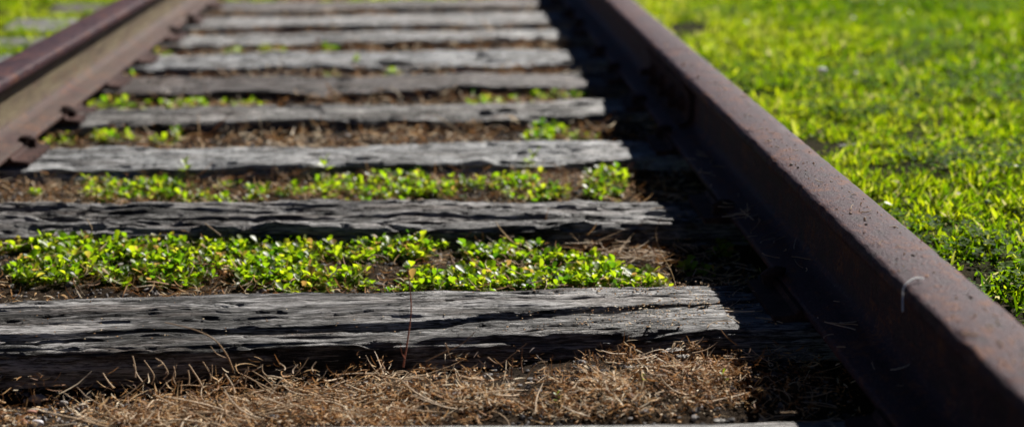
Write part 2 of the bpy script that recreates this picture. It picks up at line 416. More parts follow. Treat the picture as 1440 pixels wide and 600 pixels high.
def plate_mesh():
    """tie plate: flat steel with two low shoulders beside the rail seat and square spike holes marks"""
    import bmesh
    bm = bmesh.new()
    prof = [(-.108, -.006), (.108, -.006), (.108, .0025), (.078, .006), (.0735, .0125), (.069, .0125), (.0675, .006), (-.0675, .006), (-.069, .0125), (-.0735, .0125), (-.078, .006), (-.108, .0025)]
    rings = []
    for y in (-.09, -.087, .087, .09):
        k = .985 if abs(y) > .088 else 1
        rings.append([bm.verts.new((a * k, y, b if abs(y) < .088 else b - .001 * (b > 0))) for a, b in prof])
    for a, b in zip(rings, rings[1:]):
        for i in range(len(prof)):
            j = (i + 1) % len(prof); bm.faces.new([a[i], a[j], b[j], b[i]])
    bm.faces.new(rings[0][::-1]); bm.faces.new(rings[-1])
    bmesh.ops.recalc_face_normals(bm, faces=bm.faces[:])
    me = bpy.data.meshes.new('tie_plate'); bm.to_mesh(me); bm.free(); me.materials.append(M_iron); return me
PLATE, SPIKE = plate_mesh(), spike_mesh()

G = dict(lo=(.035, .032, .030), mid=(.14, .135, .13), hi=(.34, .335, .33))
TIE_SPEC = [
 # lo, mid, hi, blotch, bias, dx, ds, rough
 ((.06, .055, .05), (.26, .25, .24), (.45, .44, .42), .3, .06, .008, .004, .7),
 ((.014, .013, .012), (.085, .08, .077), (.36, .35, .345), .75, .0, .005, .0022, .85),
 ((.014, .013, .012), (.10, .097, .094), (.34, .33, .325), .75, .01, .006, .0028, 1.25),
 ((.02, .02, .019), (.17, .17, .17), (.45, .46, .47), .55, .08, .010, .005, 1.25),
 ((.02, .018, .017), (.12, .115, .11), (.34, .33, .32), .65, .02, .010, .005, 1.25),
 ((.026, .022, .021), (.085, .072, .07), (.22, .19, .185), .4, .0, .012, .006, 1.0),
 ((.02, .02, .02), (.18, .185, .19), (.45, .46, .48), .55, .08, .012, .006, 1.25),
 ((.02, .02, .02), (.19, .19, .195), (.46, .46, .46), .55, .08, .014, .006, 1.25),
 ((.05, .05, .05), (.24, .24, .24), (.44, .43, .43), .35, .06, .014, .007, .8),
 ((.03, .025, .024), (.12, .105, .10), (.28, .25, .24), .4, .0, .014, .007, .9),
]
TIE_LABEL = [
 'pale tie edge barely showing along the bottom edge, below the brown thatch',
 'widest grey tie, split lengthwise, between brown thatch and the dense leafy mat',
 'gnarled dark-grained tie with a small knot hole, just behind the dense leafy mat',
 'pale tie in line with the spike and rusty plate at the left edge',
 'dull grey tie just before the brownish one, weed clump before its right end',
 'brownish darker tie between the lone bright seedling and a strip of weeds',
 'smooth pale tie directly behind the lone bright seedling',
 'pale tie whose end pokes out of the lawn right of the rail',
 'pale tie, second from the top edge, its end visible outside the left rail',
 'dim reddish tie farthest up the track at the top edge']
CR = {1: [(-1.0, -.25, .066, .074, .003, .010), (-.62, .10, .098, .094, .003, .010), (-.1, .46, .078, .082, .003, .009), 
          (.15, .55, -.04, -.035, .002, .007), (-.75, -.3, -.055, -.05, .002, .006), (-.2, .2, .055, .06, .0018, .006)],
      2: [(-1, -.1, .0, .03, .004, .014), (-.2, .5, .02, .035, .004, .014), (.1, .55, -.03, -.02, .003, .010), (-.55, .1, .065, .05, .005, .012), (.0, .5, .07, .06, .004, .014), (-1, -.4, -.03, -.035, .003, .01)],
      3: [(-.8, .5, .03, .02, .004, .010), (.1, .5, -.02, -.01, .003, .01)]}
ends = {7: (-1.52, .97), 8: (-1.50, 1.02)}
for i, (yb, yf, k) in enumerate(TG):
    sp = TIE_SPEC[i]; wd = max(yb - yf + .012, .19)
    if i == 2: wd += .02
    if i == 0: wd = .22
    cy = yb - wd / 2
    x0, x1 = ends.get(i, (-1.47 + .02 * (i % 3), 1.04 - .03 * (i % 2)))
    mat = wood(i + 1, sp[0], sp[1], sp[2], sp[3], sp[4])
    me = tie_mesh(i, x0 + .18, x1 + .18, wd, mat, sp[5], sp[6], CR.get(i, [(-.6 + .2 * (i % 3), .4, .02 * ((i % 3) - 1), .01, .003, .009)]), sp[7],
                  (-.95, .56, (.053, .036, -.022), .0045) if i == 1 else None,
                  {1: [(-.72, -.11, .34, .05, .006), (-.62, .12, .20, .02, .010), (.28, .115, .20, .016, .010)],
                   2: [(-.02 + .18, .012, .008, .004, .012), (-.5, .09, .25, .02, .014)],
                   6: [(.42, .09, .12, .03, .010)]}.get(i))
    t = link('railway_tie', me, loc=(-.18, cy, 0), label=TIE_LABEL[i], cat='railway tie', group='ties under the rails')
    t.rotation_euler = (0, 0, math.atan(k))
    rr = np.random.RandomState(i + 3)
    for cx, sgn in ((LX, 1), (RX, -1)):
        pl = link('tie_plate', PLATE, t, (cx + .18, rr.uniform(-.008, .008), .006)); pl.rotation_euler = (0, 0, -math.atan(k))
        for sx, sy in ((sgn, .055 if i % 2 else -.052), (-sgn, -.05)):
            if sx * cx < 0 and cx < 0 and i in (5, 6, 9): continue
            s = link('spike', SPIKE, pl, (sx * .082, sy + rr.uniform(-.012, .012), .001 + rr.uniform(0, .005)))
            s.rotation_euler = (rr.uniform(-.15, .15), rr.uniform(-.12, .12), 0 if sx > 0 else math.pi)

# ------------------------------------------------------------------ rails
def rail_profile():
    half = [(0, 0), (.067, 0), (.0675, .002), (.067, .0095), (.063, .0115), (.030, .019), (.014, .025), (.0085, .034), (.0075, .055), (.0075, .078),
            (.010, .102), (.017, .114), (.036, .1205), (.0405, .124), (.0430, .132)]
    for a in np.linspace(0, 80, 6):
        half.append((.0340 + .009 * math.cos(R(a)), .1365 + .009 * math.sin(R(a))))
    half += [(.016, .1465), (0, .1470)]
    return half + [(-a, b) for a, b in half[-2:0:-1]]
def rail_mesh(y0, y1, seed, mat):
    pr = np.array(rail_profile()); m = len(pr); ys = np.concatenate([np.arange(y0, min(5, y1) - .004, .008), np.arange(min(5, y1), y1 + .001, .04), [y1 + .002]]); n = len(ys)
    P = np.zeros((n, m, 3)); P[..., 0] = pr[:, 0]; P[..., 1] = ys[:, None]; P[..., 2] = pr[:, 1]
    wob = (fbm(ys[:, None] * 25, np.arange(m)[None] * .7, seed, 3) - .5) * .0016 * (pr[:, 1] > .1); wob = wob - .0016 * (pr[:, 1] > .126) * sst(.66, .76, vn(ys[:, None] * 45, np.arange(m)[None] * .3, seed + 5))
    P[..., 0] += wob * np.sign(pr[:, 0]); V = P.reshape(-1, 3); I = np.arange(n * m).reshape(n, m); J = np.roll(I, -1, 1)
    Fq = np.stack([I[:-1], J[:-1], J[1:], I[1:]], -1).reshape(-1, 4)
    me = mesh_np('rail', V, [Fq, I[0][::-1][None], I[-1][None]], mat); return me
RZ = .0125
JY = 3.46
rail_l = link('rail', rail_mesh(-1, 16, 1, M_rail), loc=(LX, 0, RZ), label='rusted rail on the left with its web in full sun', cat='rail', group='rails of the track')
rail_r = link('rail', rail_mesh(-1, JY - .003, 2, M_rail_dark), loc=(RX, 0, RZ), label='rusted rail crossing the right side, nearer length up to the joint', cat='rail', group='rails of the track')
rail_f = link('rail', rail_mesh(JY + .003, 16, 3, M_rail_dark), loc=(RX, 0, RZ), label='farther rusted rail length beyond the bolted joint', cat='rail', group='rails of the track')
def bar_mesh():
    prof = [(.0085, .030), (.024, .0235), (.040, .0200), (.042, .0235), (.024, .031), (.019, .040), (.019, .078), (.024, .096), (.033, .106), (.031, .1105), (.017, .1065), (.0095, .090)]
    pr = np.array(prof); m = len(pr); ys = np.linspace(-.30, .30, 9); n = len(ys)
    P = np.zeros((n, m, 3)); P[..., 0] = -pr[:, 0]; P[..., 1] = ys[:, None]; P[..., 2] = pr[:, 1]
    V = P.reshape(-1, 3); I = np.arange(n * m).reshape(n, m); J = np.roll(I, -1, 1)
    return mesh_np('joint_bar', V, [np.stack([I[:-1], I[1:], J[1:], J[:-1]], -1).reshape(-1, 4), I[0][None], I[-1][::-1][None]], M_iron, smooth=False)
def bolt_mesh():
    import bmesh
    bm = bmesh.new()
    for r, d, z, s in ((.019, .012, .006, 6), (.010, .030, .02, 12), (.022, .004, .0, 16)):
        bmesh.ops.create_cone(bm, cap_ends=True, segments=s, radius1=r, radius2=r * .95, depth=d, matrix=Matrix.Translation((0, 0, z)))
    me = bpy.data.meshes.new('bolt'); bm.to_mesh(me); bm.free(); me.materials.append(M_iron); return me
BAR, BOLT = bar_mesh(), bolt_mesh()
for sgn in (1, -1):
    b = link('joint_bar', BAR, rail_r, (0, JY + .01, 0))
    if sgn < 0: b.rotation_euler = (0, 0, math.pi)
    for yy in (-.22, -.075, .075, .22):
        o = link('bolt', BOLT, b, (-.020, yy, .058)); o.rotation_euler = (0, -math.pi / 2, 0)

# ------------------------------------------------------------------ scatter helpers
rng = np.random.RandomState(11)
def tie_z(x, y):
    """true where a point lies on a tie's top (with a small margin)"""
    on = np.zeros(np.shape(x), bool)
    for yb, yf, k in TG:
        yy = y - k * (x + .18); on |= (yy < yb + .003) & (yy > yf - .012)
    return on
def scatter(n, x0, x1, y0, y1, dens):
    """rejection sampling, dens(x, y) in 0..1"""
    x = rng.uniform(x0, x1, n); y = rng.uniform(y0, y1, n); k = rng.rand(n) < dens(x, y)
    return x[k], y[k]
def blobs(px, py, L):
    d = np.zeros(np.shape(px))
    for cx, cy, rx, ry, wv in L:
        d = np.maximum(d, wv * (1 - sst(.55, 1.15, np.sqrt(((px - cx) / rx) ** 2 + ((py - cy) / ry) ** 2))))
    return d
def curl(base, L, K, up, wig, grav=0.0, az=None):
    """random curved centre lines"""
    N = len(base); az = rng.uniform(0, 2 * np.pi, N) if az is None else az
    el = np.arctan(up) ; P = np.zeros((N, K, 3)); P[:, 0] = base
    tw = rng.normal(0, wig, N); tv = rng.normal(0, wig * .7, N) - grav
    for k in range(1, K):
        d = np.stack([np.cos(az) * np.cos(el), np.sin(az) * np.cos(el), np.sin(el)], -1)
        P[:, k] = P[:, k - 1] + d * (L / (K - 1))[:, None]
        az = az + tw + rng.normal(0, wig * .35, N); el = el + tv + rng.normal(0, wig * .35, N)
    return P

# ------------------------------------------------------------------ leafy weeds
WEED = [  # pixel ellipses where the leafy weeds grow: bay by bay
 (60, 356, 110, 32, 1.0), (190, 358, 100, 32, 1.0), (330, 350, 60, 30, .8), (420, 362, 110, 38, 1.0), (560, 365, 120, 36, 1.0), (690, 368, 120, 36, 1.0),
 (800, 372, 90, 26, .9), (890, 385, 50, 14, .8), (250, 372, 70, 20, .6), (560, 345, 60, 20, .6), (20, 345, 40, 30, .8),
 (60, 268, 30, 10, .5), (150, 262, 50, 20, .8), (215, 262, 50, 20, .95), (265, 268, 40, 12, .6), (335, 265, 45, 18, .85), (400, 268, 40, 12, .8), (480, 262, 42, 18, .95), (560, 258, 52, 22, .9),
 (630, 265, 38, 16, .9), (665, 258, 22, 14, .8), (725, 255, 40, 22, .9), (760, 270, 50, 8, .8), (850, 255, 34, 22, .95), (500, 272, 60, 8, .6),
 (100, 185, 45, 14, .6), (150, 190, 40, 8, .5), (770, 184, 30, 11, 1.0), (800, 190, 60, 5, .5), (235, 190, 30, 8, .3), 
 (160, 143, 50, 8, .6), (230, 138, 60, 9, .9), (310, 138, 55, 8, .9), (690, 137, 40, 5, .7), (740, 133, 40, 6, .6), (800, 130, 30, 7, .7),
 (220, 72, 30, 5, .7), (300, 74, 60, 4, .5), (385, 69, 28, 5, .8), (460, 70, 20, 3, .5),
 (170, 102, 40, 6, .4), (465, 101, 12, 4, .8), (560, 100, 20, 3, .5),
 (480, 8, 100, 5, .5), (560, 3, 120, 6, .8), (350, 2, 60, 5, .7), (640, 4, 60, 5, .8),
 (1030, 330, 30, 18, .35), (975, 372, 30, 14, .3), (1000, 280, 20, 10, .2), (915, 128, 12, 12, .4)]
def weed_dens(x, y):
    px, py = pix(x, y, np.full(np.shape(x), -.02))
    d = blobs(px, py, WEED) * np.where(y > 2.66, .85, 1.05) * sst(np.where(y > 3.1, .26, np.where(y > 2.66, .36, .35)), np.where(y > 3.1, .45, .54), fbm(x * 11, y * 11, 77, 3)) * 1.05
    return d * (~tie_z(x, y)) * (x < .50)
def sprigs(bag, sbag, x, y, z, size, rg):
    N = len(x); hgt = size * rg.uniform(.001, .016, N); lean = rg.normal(0, .30, (N, 2))
    base = np.stack([x, y, z], -1); top = base + np.stack([lean[:, 0] * hgt, lean[:, 1] * hgt, hgt], -1)
    midp = (base + top) / 2 + rg.normal(0, .002, (N, 3))
    tubes(sbag, np.stack([base, midp, top], 1), np.tile([.0010, .0008, .0006], (N, 1)) * size[:, None], rg.rand(N), 4)
    nl = 7; k = np.repeat(np.arange(N), nl); j = np.tile(np.arange(nl), N)
    fr = np.array([1, 1, 1, .9, .72, .62, .4])[j]
    b = base[k] + (top[k] - base[k]) * fr[:, None]
    az = rg.uniform(0, 6.28, N)[k] + j * 2.4 + rg.normal(0, .3, len(k)); el = np.array([1.0, .75, .6, .45, .25, .1, .0])[j] + rg.normal(0, .28, len(k))
    d = np.stack([np.cos(az) * np.cos(el), np.sin(az) * np.cos(el), np.sin(el)], -1)
    n = np.stack([-np.cos(az) * np.sin(el), -np.sin(az) * np.sin(el), np.cos(el)], -1) + rg.normal(0, .25, (len(k), 3))
    L = size[k] * rg.uniform(.0075, .0165, len(k)); 
    leaves(bag, b, d, n, L, L * rg.uniform(.55, .80, len(k)), rg.uniform(-.05, .25, len(k)), np.where(rg.rand(len(k)) < .008, 1.25, np.clip(rg.normal(.56, .22, N)[k] + rg.normal(0, .14, len(k)), 0, 1)))
for nm, (y0, y1, n, lb) in {'a': (2.17, 2.66, 11000, 'dense low mat of bright paddle-leaved weeds between the two nearest ties'),
                            'b': (2.66, 3.30, 9000, 'loose patches of bright weeds in the bay behind the gnarled tie'),
                            'c': (3.30, 6.6, 26000, 'scattered weeds in the far bays up the track')}.items():
    x, y = scatter(n, -.98, .5, y0, y1, weed_dens)
    x = np.asarray(x); bag, sb = Bag(), Bag()
    size = rng.uniform(.75, 1.25, len(x)) * (1.0 if y0 < 3 else 1.2)
    sprigs(bag, sb, x, y, ground_z(x, y) - .002, size, rng)
    o = link('weeds', bag.mesh('weeds', M_weed), label=lb, cat='weeds', kind='stuff')
    link('stems', sb.mesh('stems', M_stem), o, kind='stuff')
    print('weeds', nm, len(x))

# single plants
_lb = Bag(); leaves(_lb, np.zeros((1, 3)), np.array([[1., 0, .0]]), np.array([[0, 0, 1.]]), np.array([1.]), np.array([.62]), np.array([.15]), np.array([.65]))
LEAF = _lb.mesh('leaf', M_weed)
def plant(px, py, size, nl, seed, label, z=None, name='weed_seedling', cat='weed'):
    rg = np.random.RandomState(seed); p = at(px, py, -.03); p[2] = ground_z(p[0], p[1]) if z is None else z
    sb = Bag(); hgt = size; P = np.array([[(0, 0, -.004), (rg.normal(0, .1) * hgt, rg.normal(0, .1) * hgt, hgt * .5), (rg.normal(0, .15) * hgt, rg.normal(0, .15) * hgt, hgt)]])
    tubes(sb, P, np.array([[.0012, .001, .0007]]), np.array([.6]), 6)
    t = link(name, sb.mesh('stem', M_stem), loc=p, label=label, cat=cat)
    for j in range(nl):
        f = 1 - .7 * j / nl; b = P[0, 1] + (P[0, 2] - P[0, 1]) * (f * 2 - 1) if f > .5 else P[0, 0] + (P[0, 1] - P[0, 0]) * f * 2
        l = link('leaf', LEAF, t, b); s = size * rg.uniform(.42, .6); l.scale = (s, s * rg.uniform(.85, 1.1), s)
        l.rotation_euler = (rg.normal(0, .3), -(1.0 - .9 * j / nl) + rg.normal(0, .15), j * 2.4 + rg.normal(0, .3))
    return t
plant(501, 101, .045, 9, 1, 'lone bright seedling standing in front of the smooth pale tie')
plant(473, 109, .026, 6, 2, 'tiny seedling just left of the lone bright seedling')
plant(455, 250, .040, 8, 3, 'single weed against the dark front of the pale tie, left of the track centre')
plant(265, 252, .036, 7, 4, 'small weed with grey-green leaves before the pale tie, toward its left end')
plant(742, 243, .040, 8, 5, 'tallest weed in the bay behind the gnarled tie, right of centre')
plant(1409, 418, .030, 5, 6, 'small broadleaf weed on bare soil outside the near right rail', cat='weed')
plant(1016, 539, .016, 4, 7, 'tiny green sprout in the brown thatch beside the rail shadow edge')
plant(905, 545, .014, 4, 8, 'tiny sprout with two yellow leaves in the thatch, left of the green one')
plant(786, 562, .014, 5, 9, 'tiny pale sprout low in the thatch, below the middle of the split tie')
plant(1055, 345, .040, 7, 12, 'weed growing in the rail shadow beside the gnarled tie end')

# ------------------------------------------------------------------ thatch, straw
def thatch_dens(x, y):
    px, py = pix(x, y, np.full(np.shape(x), -.03))
    d = np.where(y > 2.6, .6, .28)
    front = sst(512, 542, py)
    bare = blobs(px, py, [(60, 540, 190, 44, 1.0), (50, 585, 100, 25, .8), (560, 520, 200, 10, .8), (740, 530, 120, 12, .6)])
    d = np.maximum(d, front * (1 - .96 * bare))
    d = np.maximum(d, blobs(px, py, [(880, 350, 80, 38, 1.0), (760, 330, 90, 14, .8), (640, 320, 120, 10, .6), (190, 395, 110, 14, .9), (300, 392, 60, 16, .8),
        (40, 258, 70, 20, .8), (640, 250, 250, 20, .7), (820, 255, 90, 25, .9), (400, 255, 200, 18, .5), (820, 180, 60, 14, .8), (640, 185, 120, 8, .6), (650, 132, 110, 8, .8), (120, 180, 60, 20, .5),
        (720, 100, 90, 8, .9), (240, 72, 60, 6, .7), (930, 495, 120, 24, 1.0), (990, 500, 80, 40, 1.0), (600, 10, 200, 8, .5)]))
    d = d * 1.15 * sst(.22, .62, fbm(x * 24, y * 24, 33, 3))
    d = d * np.where(x > .40, .45, 1.0) * sst(1.665, 1.71, y)
    return d * ~tie_z(x, y)
M_clover = leaf_mat('clover_leaf', [(.0, (.02, .06, .004)), (1., (.09, .15, .008))], [(.0, (.10, .26, .004)), (1., (.38, .56, .008))], .55, .7, .08)
def add_thatch(name, n, box, lo, hi, wid, lb, lift=.012, up=.12, tmean=.45):
    x, y = scatter(n, *box, thatch_dens); N = len(x)
    L = rng.uniform(lo, hi, N) * np.where(rng.rand(N) < .06, 2.4, 1); cl = sst(.35, .7, fbm(x * 34, y * 34, 8, 2)); base = np.stack([x, y, ground_z(x, y) + rng.uniform(-.25, 1, N) * lift * (.25 + 1.6 * cl)], -1)
    K = 5; P = curl(base, L, K, rng.normal(up, .35, N), .24)
    W = (wid * rng.uniform(.6, 1.5, N))[:, None] * np.array([.7, 1, 1, .8, .3])
    side = nrm(rng.normal(0, 1, (N, 3)) * [1, 1, .6]); bag = Bag()
    ribbons(bag, P, W, side, np.clip(np.where(rng.rand(N) < .12, .6, 0) + rng.normal(tmean, .33, N) + .9 * (fbm(x * 8, y * 8, 66, 3) - .5), 0, 1))
    print(name, N); return link(name, bag.mesh(name, M_thatch), label=lb, cat='dead grass', kind='stuff')
add_thatch('dead_grass', 66000, (-.75, .52, 1.48, 1.99), .005, .021, .0012, 'brown matted dead grass in front of the split tie', .018, .22, .48)
add_thatch('dead_grass', 60000, (-.95, .52, 2.12, 3.2), .008, .030, .0013, 'dry brown grass in the bays around the leafy mat', .014)
add_thatch('dead_grass', 80000, (-.98, .52, 3.2, 6.8), .012, .042, .0024, 'dry brown grass scraps in the far bays', .020)
# fine crumbs of broken thatch
def crumbs(name, x, y, z, s, mat, lb, tm=.5, cat='litter', flat=.6):
    N = len(x); V, Fc = ICO1; V = V[None] * (s[:, None, None] * rng.uniform(.4, 1.3, (N, 1, 3)) * [1, 1, flat]) * rng.uniform(.75, 1.2, (N, len(V), 1))
    a = rng.uniform(0, 6.28, N); c, sn = np.cos(a)[:, None], np.sin(a)[:, None]
    V = np.stack([V[..., 0] * c - V[..., 1] * sn, V[..., 0] * sn + V[..., 1] * c, V[..., 2]], -1) + np.stack([x, y, z], -1)[:, None]
    Fq = (Fc[None] + (np.arange(N) * V.shape[1])[:, None, None]).reshape(-1, 3)
    b = Bag(); b.add(V.reshape(-1, 3), [Fq], np.repeat(np.clip(rng.normal(tm, .25, N), 0, 1), V.shape[1]))
    return link(name, b.mesh(name, mat, False), label=lb, cat=cat, kind='stuff')
x, y = scatter(16000, -.75, .52, 1.48, 1.99, lambda x, y: thatch_dens(x, y))
crumbs('litter', x, y, ground_z(x, y) + rng.uniform(0, .010, len(x)), rng.uniform(.001, .003, len(x)), M_thatch, 'fine brown crumbs of broken thatch in front of the split tie')
x, y = scatter(2600, -.8, .5, 1.5, 2.7, lambda x, y: .5 * thatch_dens(x, y)); N = len(x); az = rng.uniform(0, 6.28, N); el = rng.normal(.15, .4, N)
b = Bag(); L = rng.uniform(.005, .013, N)
leaves(b, np.stack([x, y, ground_z(x, y) + rng.uniform(.002, .014, N)], -1), np.stack([np.cos(az) * np.cos(el), np.sin(az) * np.cos(el), np.sin(el)], -1), rng.normal(0, .5, (N, 3)) + [0, 0, 1], L, L * rng.uniform(.2, .7, N), rng.uniform(-.4, .8, N), rng.uniform(.2, 1, N))
link('leaf_litter', b.mesh('leaf_litter', M_thatch), label='withered brown leaf scraps among the thatch', cat='leaf litter', kind='stuff')
# long bleached strands lying in the foreground
def straw_dens(x, y):
    px, py = pix(x, y, np.full(np.shape(x), -.03))
    return blobs(px, py, [(270, 575, 170, 35, 1), (420, 545, 90, 22, .7), (520, 520, 60, 16, .6), (330, 520, 130, 12, .5), (120, 590, 90, 20, .35), (650, 560, 300, 30, .18), (950, 540, 120, 40, .15), (880, 355, 60, 25, .8), (560, 520, 60, 20, .6)]) * ~tie_z(x, y)
x, y = scatter(5200, -.75, .5, 1.50, 2.60, straw_dens); N = len(x)
P = curl(np.stack([x, y, ground_z(x, y) + rng.uniform(.006, .018, N)], -1), rng.uniform(.025, .10, N), 7, rng.normal(.10, .18, N), .13, .03, az=rng.normal(0, .8, N) + np.pi * (rng.rand(N) < .5))
P[..., 2] = np.maximum(P[..., 2], ground_z(P[..., 0], P[..., 1]) + .002)
b = Bag(); tubes(b, P, (rng.uniform(.0005, .0011, N))[:, None] * np.array([.8, 1, 1, 1, .9, .7, .3]), rng.uniform(.2, 1, N), 4)
link('straw', b.mesh('straw', M_straw), label='long bleached straws lying over the thatch in the foreground', cat='straw', kind='stuff'); print('straw', N)
# in the rail's shade: loose straws over the soil and rail foot
x, y = scatter(520, .40, .55, 1.35, 2.9, lambda x, y: (.8 * ~tie_z(x, y) + .25) * np.where(x > .49, .3, 1)); N = len(x)
zz = np.where(x > .49, .035, np.where(tie_z(x, y), .004, ground_z(x, y) + .008))
P = curl(np.stack([x, y, zz], -1), rng.uniform(.01, .055, N), 6, rng.normal(.05, .12, N), .14, .04); P[..., 2] = np.maximum(P[..., 2], zz[:, None] - .001)
b = Bag(); tubes(b, P, rng.uniform(.0004, .0008, N)[:, None] * np.ones(6), rng.uniform(.3, 1, N), 4)
link('straw', b.mesh('straw', M_straw), label='loose straws in the shade beside the near right rail', cat='straw', kind='stuff')

# crumbs and moss on the split tie and on the rail head
k1 = TG[1]
x = np.concatenate([rng.uniform(-.8, .45, 260), rng.normal(.33, .09, 900)]); y = rng.uniform(k1[1] + .01, k1[0] - .006, len(x)) + k1[2] * (x + .18)
m = x < .47; x, y = x[m], y[m]
crumbs('moss_crumbs', x, y, np.full(len(x), .001), rng.uniform(.0006, .0017, len(x)), M_thatch, 'yellowish crumbs scattered on the split tie', .8)
x = rng.normal(RX, .024, 460); x = x[abs(x - RX) < .036]; y = 1.2 + 2.6 * rng.rand(len(x)) ** 1.3
crumbs('rail_crumbs', x, y, np.full(len(x), RZ + .1475), rng.uniform(.0005, .0017, len(x)) * np.where(rng.rand(len(x)) < .06, 2.2, 1), M_thatch, 'brown specks scattered on the right rail head', .35)
N = 26; x = rng.normal(RX, .014, N); y = rng.uniform(1.25, 3.0, N)
P = curl(np.stack([x, y, np.full(N, RZ + .149)], -1), rng.uniform(.008, .02, N), 5, np.zeros(N), .3); P[..., 2] = np.clip(P[..., 2], RZ + .148, RZ + .151)
b = Bag(); tubes(b, P, rng.uniform(.0004, .0008, N)[:, None] * np.ones(5), rng.uniform(0, .5, N), 4)
link('rail_litter', b.mesh('rail_litter', M_straw), label='tiny dry stem bits lying on the right rail head', cat='litter', kind='stuff')

# ------------------------------------------------------------------ gravel and stones
def grav_dens(x, y):
    px, py = pix(x, y, np.full(np.shape(x), -.04))
    return np.maximum(.40, blobs(px, py, [(60, 535, 180, 40, 1), (60, 585, 110, 25, .9), (560, 525, 250, 12, .5), (40, 400, 70, 12, .9), (300, 340, 300, 10, .6), (950, 490, 80, 16, .4), (150, 180, 120, 14, .5), (400, 190, 300, 8, .5)])) * ~tie_z(x, y)
x, y = scatter(36000, -.95, .52, 1.5, 4.5, grav_dens)
crumbs('gravel', x, y, ground_z(x, y) + .001, rng.uniform(.0015, .0045, len(x)) * rng.choice([.7, 1, 1, 1.7], len(x)), M_gravel, 'dark cinder gravel between the ties', .4, 'gravel', .75)
def rock(px, py, r, mat, seed, label, tint=.6, stretch=(1, .8, .7), name='stone', dz=0):
    p = at(px, py, -.035); p[2] = ground_z(p[0], p[1]) + r * .45 + dz; V, Fc = ICO3
    V = V * (1 + .28 * (fbm(V[:, :1] * 1.3 + V[:, 2:] * .7 + 9, V[:, 1:2] * 1.3 + 5 + V[:, 2:], seed, 4) - .5) * 2); V = V * np.array(stretch) * r
    me = mesh_np(name, V, [Fc], mat, True, np.full(len(V), tint)); return link(name, me, loc=p, label=label, cat='stone')
rock(51, 580, .0075, M_white, 1, 'pale bluish-white pebble near the bottom left corner')
rock(31, 577, .0055, M_pink, 2, 'small pinkish stone beside the pale pebble at bottom left', stretch=(.8, .8, 1))
rock(51, 536, .009, M_gravel, 3, 'brownish-grey stone in the gravel left of the thatch', .9, (1.3, .8, .6))
rock(87, 541, .006, M_gravel, 4, 'small grey stone right of the brownish one in the gravel', .7)
rock(42, 551, .006, M_pink, 5, 'flat light stone just above the pinkish stone', .4, (1.2, .7, .5))
rock(120, 532, .007, M_gravel, 6, 'dark lump of cinder where the gravel meets the thatch', .2)
rock(150, 537, .006, M_gravel, 7, 'bluish stone at the left end of the thatch against the split tie', .6)
rock(818, 517, .0065, M_gravel, 8, 'grey round pebble against the front of the split tie, right half', .85)
rock(653, 538, .006, M_gravel, 9, 'small bluish pebble in the thatch below the red standing stem', .7)
rock(175, 166, .012, M_white, 10, 'rounded pale stone among weeds by the left rail plates', .3)
rock(248, 160, .010, M_white, 14, 'pale pebble in the soil in front of the dull grey tie', .2)
rock(1154, 140, .014, M_white, 15, 'whitish stone lying in the lawn right of the rail', .7, (1.1, .8, .6), dz=.025)
rock(1385, 330, .006, M_white, 16, 'small pale stone in the lawn near the right edge', .3, dz=.012)
rock(875, 325, .010, M_gravel, 17, 'grey stone by the dried tuft at the gnarled tie right end', .8)

# ------------------------------------------------------------------ single dry stems
def smooth_path(pts, n=14):
    pts = np.array(pts, float); t = np.linspace(0, len(pts) - 1, n); out = []
    for s in t:
        i = int(min(s, len(pts) - 2)); f = s - i; p0 = pts[max(i - 1, 0)]; p1 = pts[i]; p2 = pts[i + 1]; p3 = pts[min(i + 2, len(pts) - 1)]
        out.append(.5 * ((2 * p1) + (-p0 + p2) * f + (2 * p0 - 5 * p1 + 4 * p2 - p3) * f * f + (-p0 + 3 * p1 - 3 * p2 + p3) * f ** 3))
    return np.array(out)
def upright(px, py, y, gz=None):
    """point in the vertical plane at track distance y seen at a pixel"""
    d = CM @ np.array([(px - 720) / FPX, -(py - 300) / FPX, -1.0]); t = y / d[1]; return np.array([0, 0, H]) + d * t
def stem(name, pts, r, mat, tint, label, cat='dry twig', taper=.5, group=None, extra=()):
    P = smooth_path(pts, 18); o = P[0].copy(); b = Bag()
    tubes(b, (P - o)[None], (r * np.linspace(1, taper, 18))[None], np.array([tint]), 6)
    for e in extra:
        Q = smooth_path(e, 10); tubes(b, (Q - o)[None], (r * .7 * np.linspace(1, .5, 10))[None], np.array([tint]), 5)
    return link(name, b.mesh(name, mat), loc=o, label=label, cat=cat, group=group)
yy = 1.835
U = upright
stem('dry_twig', [U(567, 516, yy - .02), U(573, 480, yy - .01), U(578, 440, yy), U(577, 410, yy), U(573, 376, yy + .01)], .0012, M_red, .5, 'thin reddish stem standing upright before the split tie, reaching the leafy mat', extra=[(U(569, 503, yy - .02), U(565, 495, yy - .02), U(563, 483, yy - .02))])
stem('dry_twig', [U(328, 520, yy), U(318, 497, yy - .01), U(300, 476, yy - .02), U(270, 462, yy - .01), U(232, 453, yy)], .0011, M_twig, .8, 'tan stem arching left over the split tie', extra=[(U(318, 503, yy - .01), U(305, 497, yy - .01), U(296, 486, yy - .01))])
stem('dry_twig', [U(598, 508, yy - .03), U(620, 497, yy - .03), U(648, 484, yy - .03), U(668, 466, yy - .03)], .0010, M_twig, .7, 'slanting tan twig rising right from the tangle beside the red stem', extra=[(U(632, 492, yy - .03), U(626, 482, yy - .03), U(634, 503, yy - .02))])
stem('dry_twig', [U(686, 502, yy - .01), U(702, 511, yy - .02), U(722, 497, yy - .02), U(741, 482, yy - .02)], .0010, M_twig, .7, 'bent twig making a shallow V against the dark tie face')
stem('dry_twig', [U(738, 536, yy - .05), U(747, 520, yy - .05), U(756, 510, yy - .05), U(770, 508, yy - .05)], .0011, M_twig, .95, 'curved light stalk hooking right, in front of the tie face')
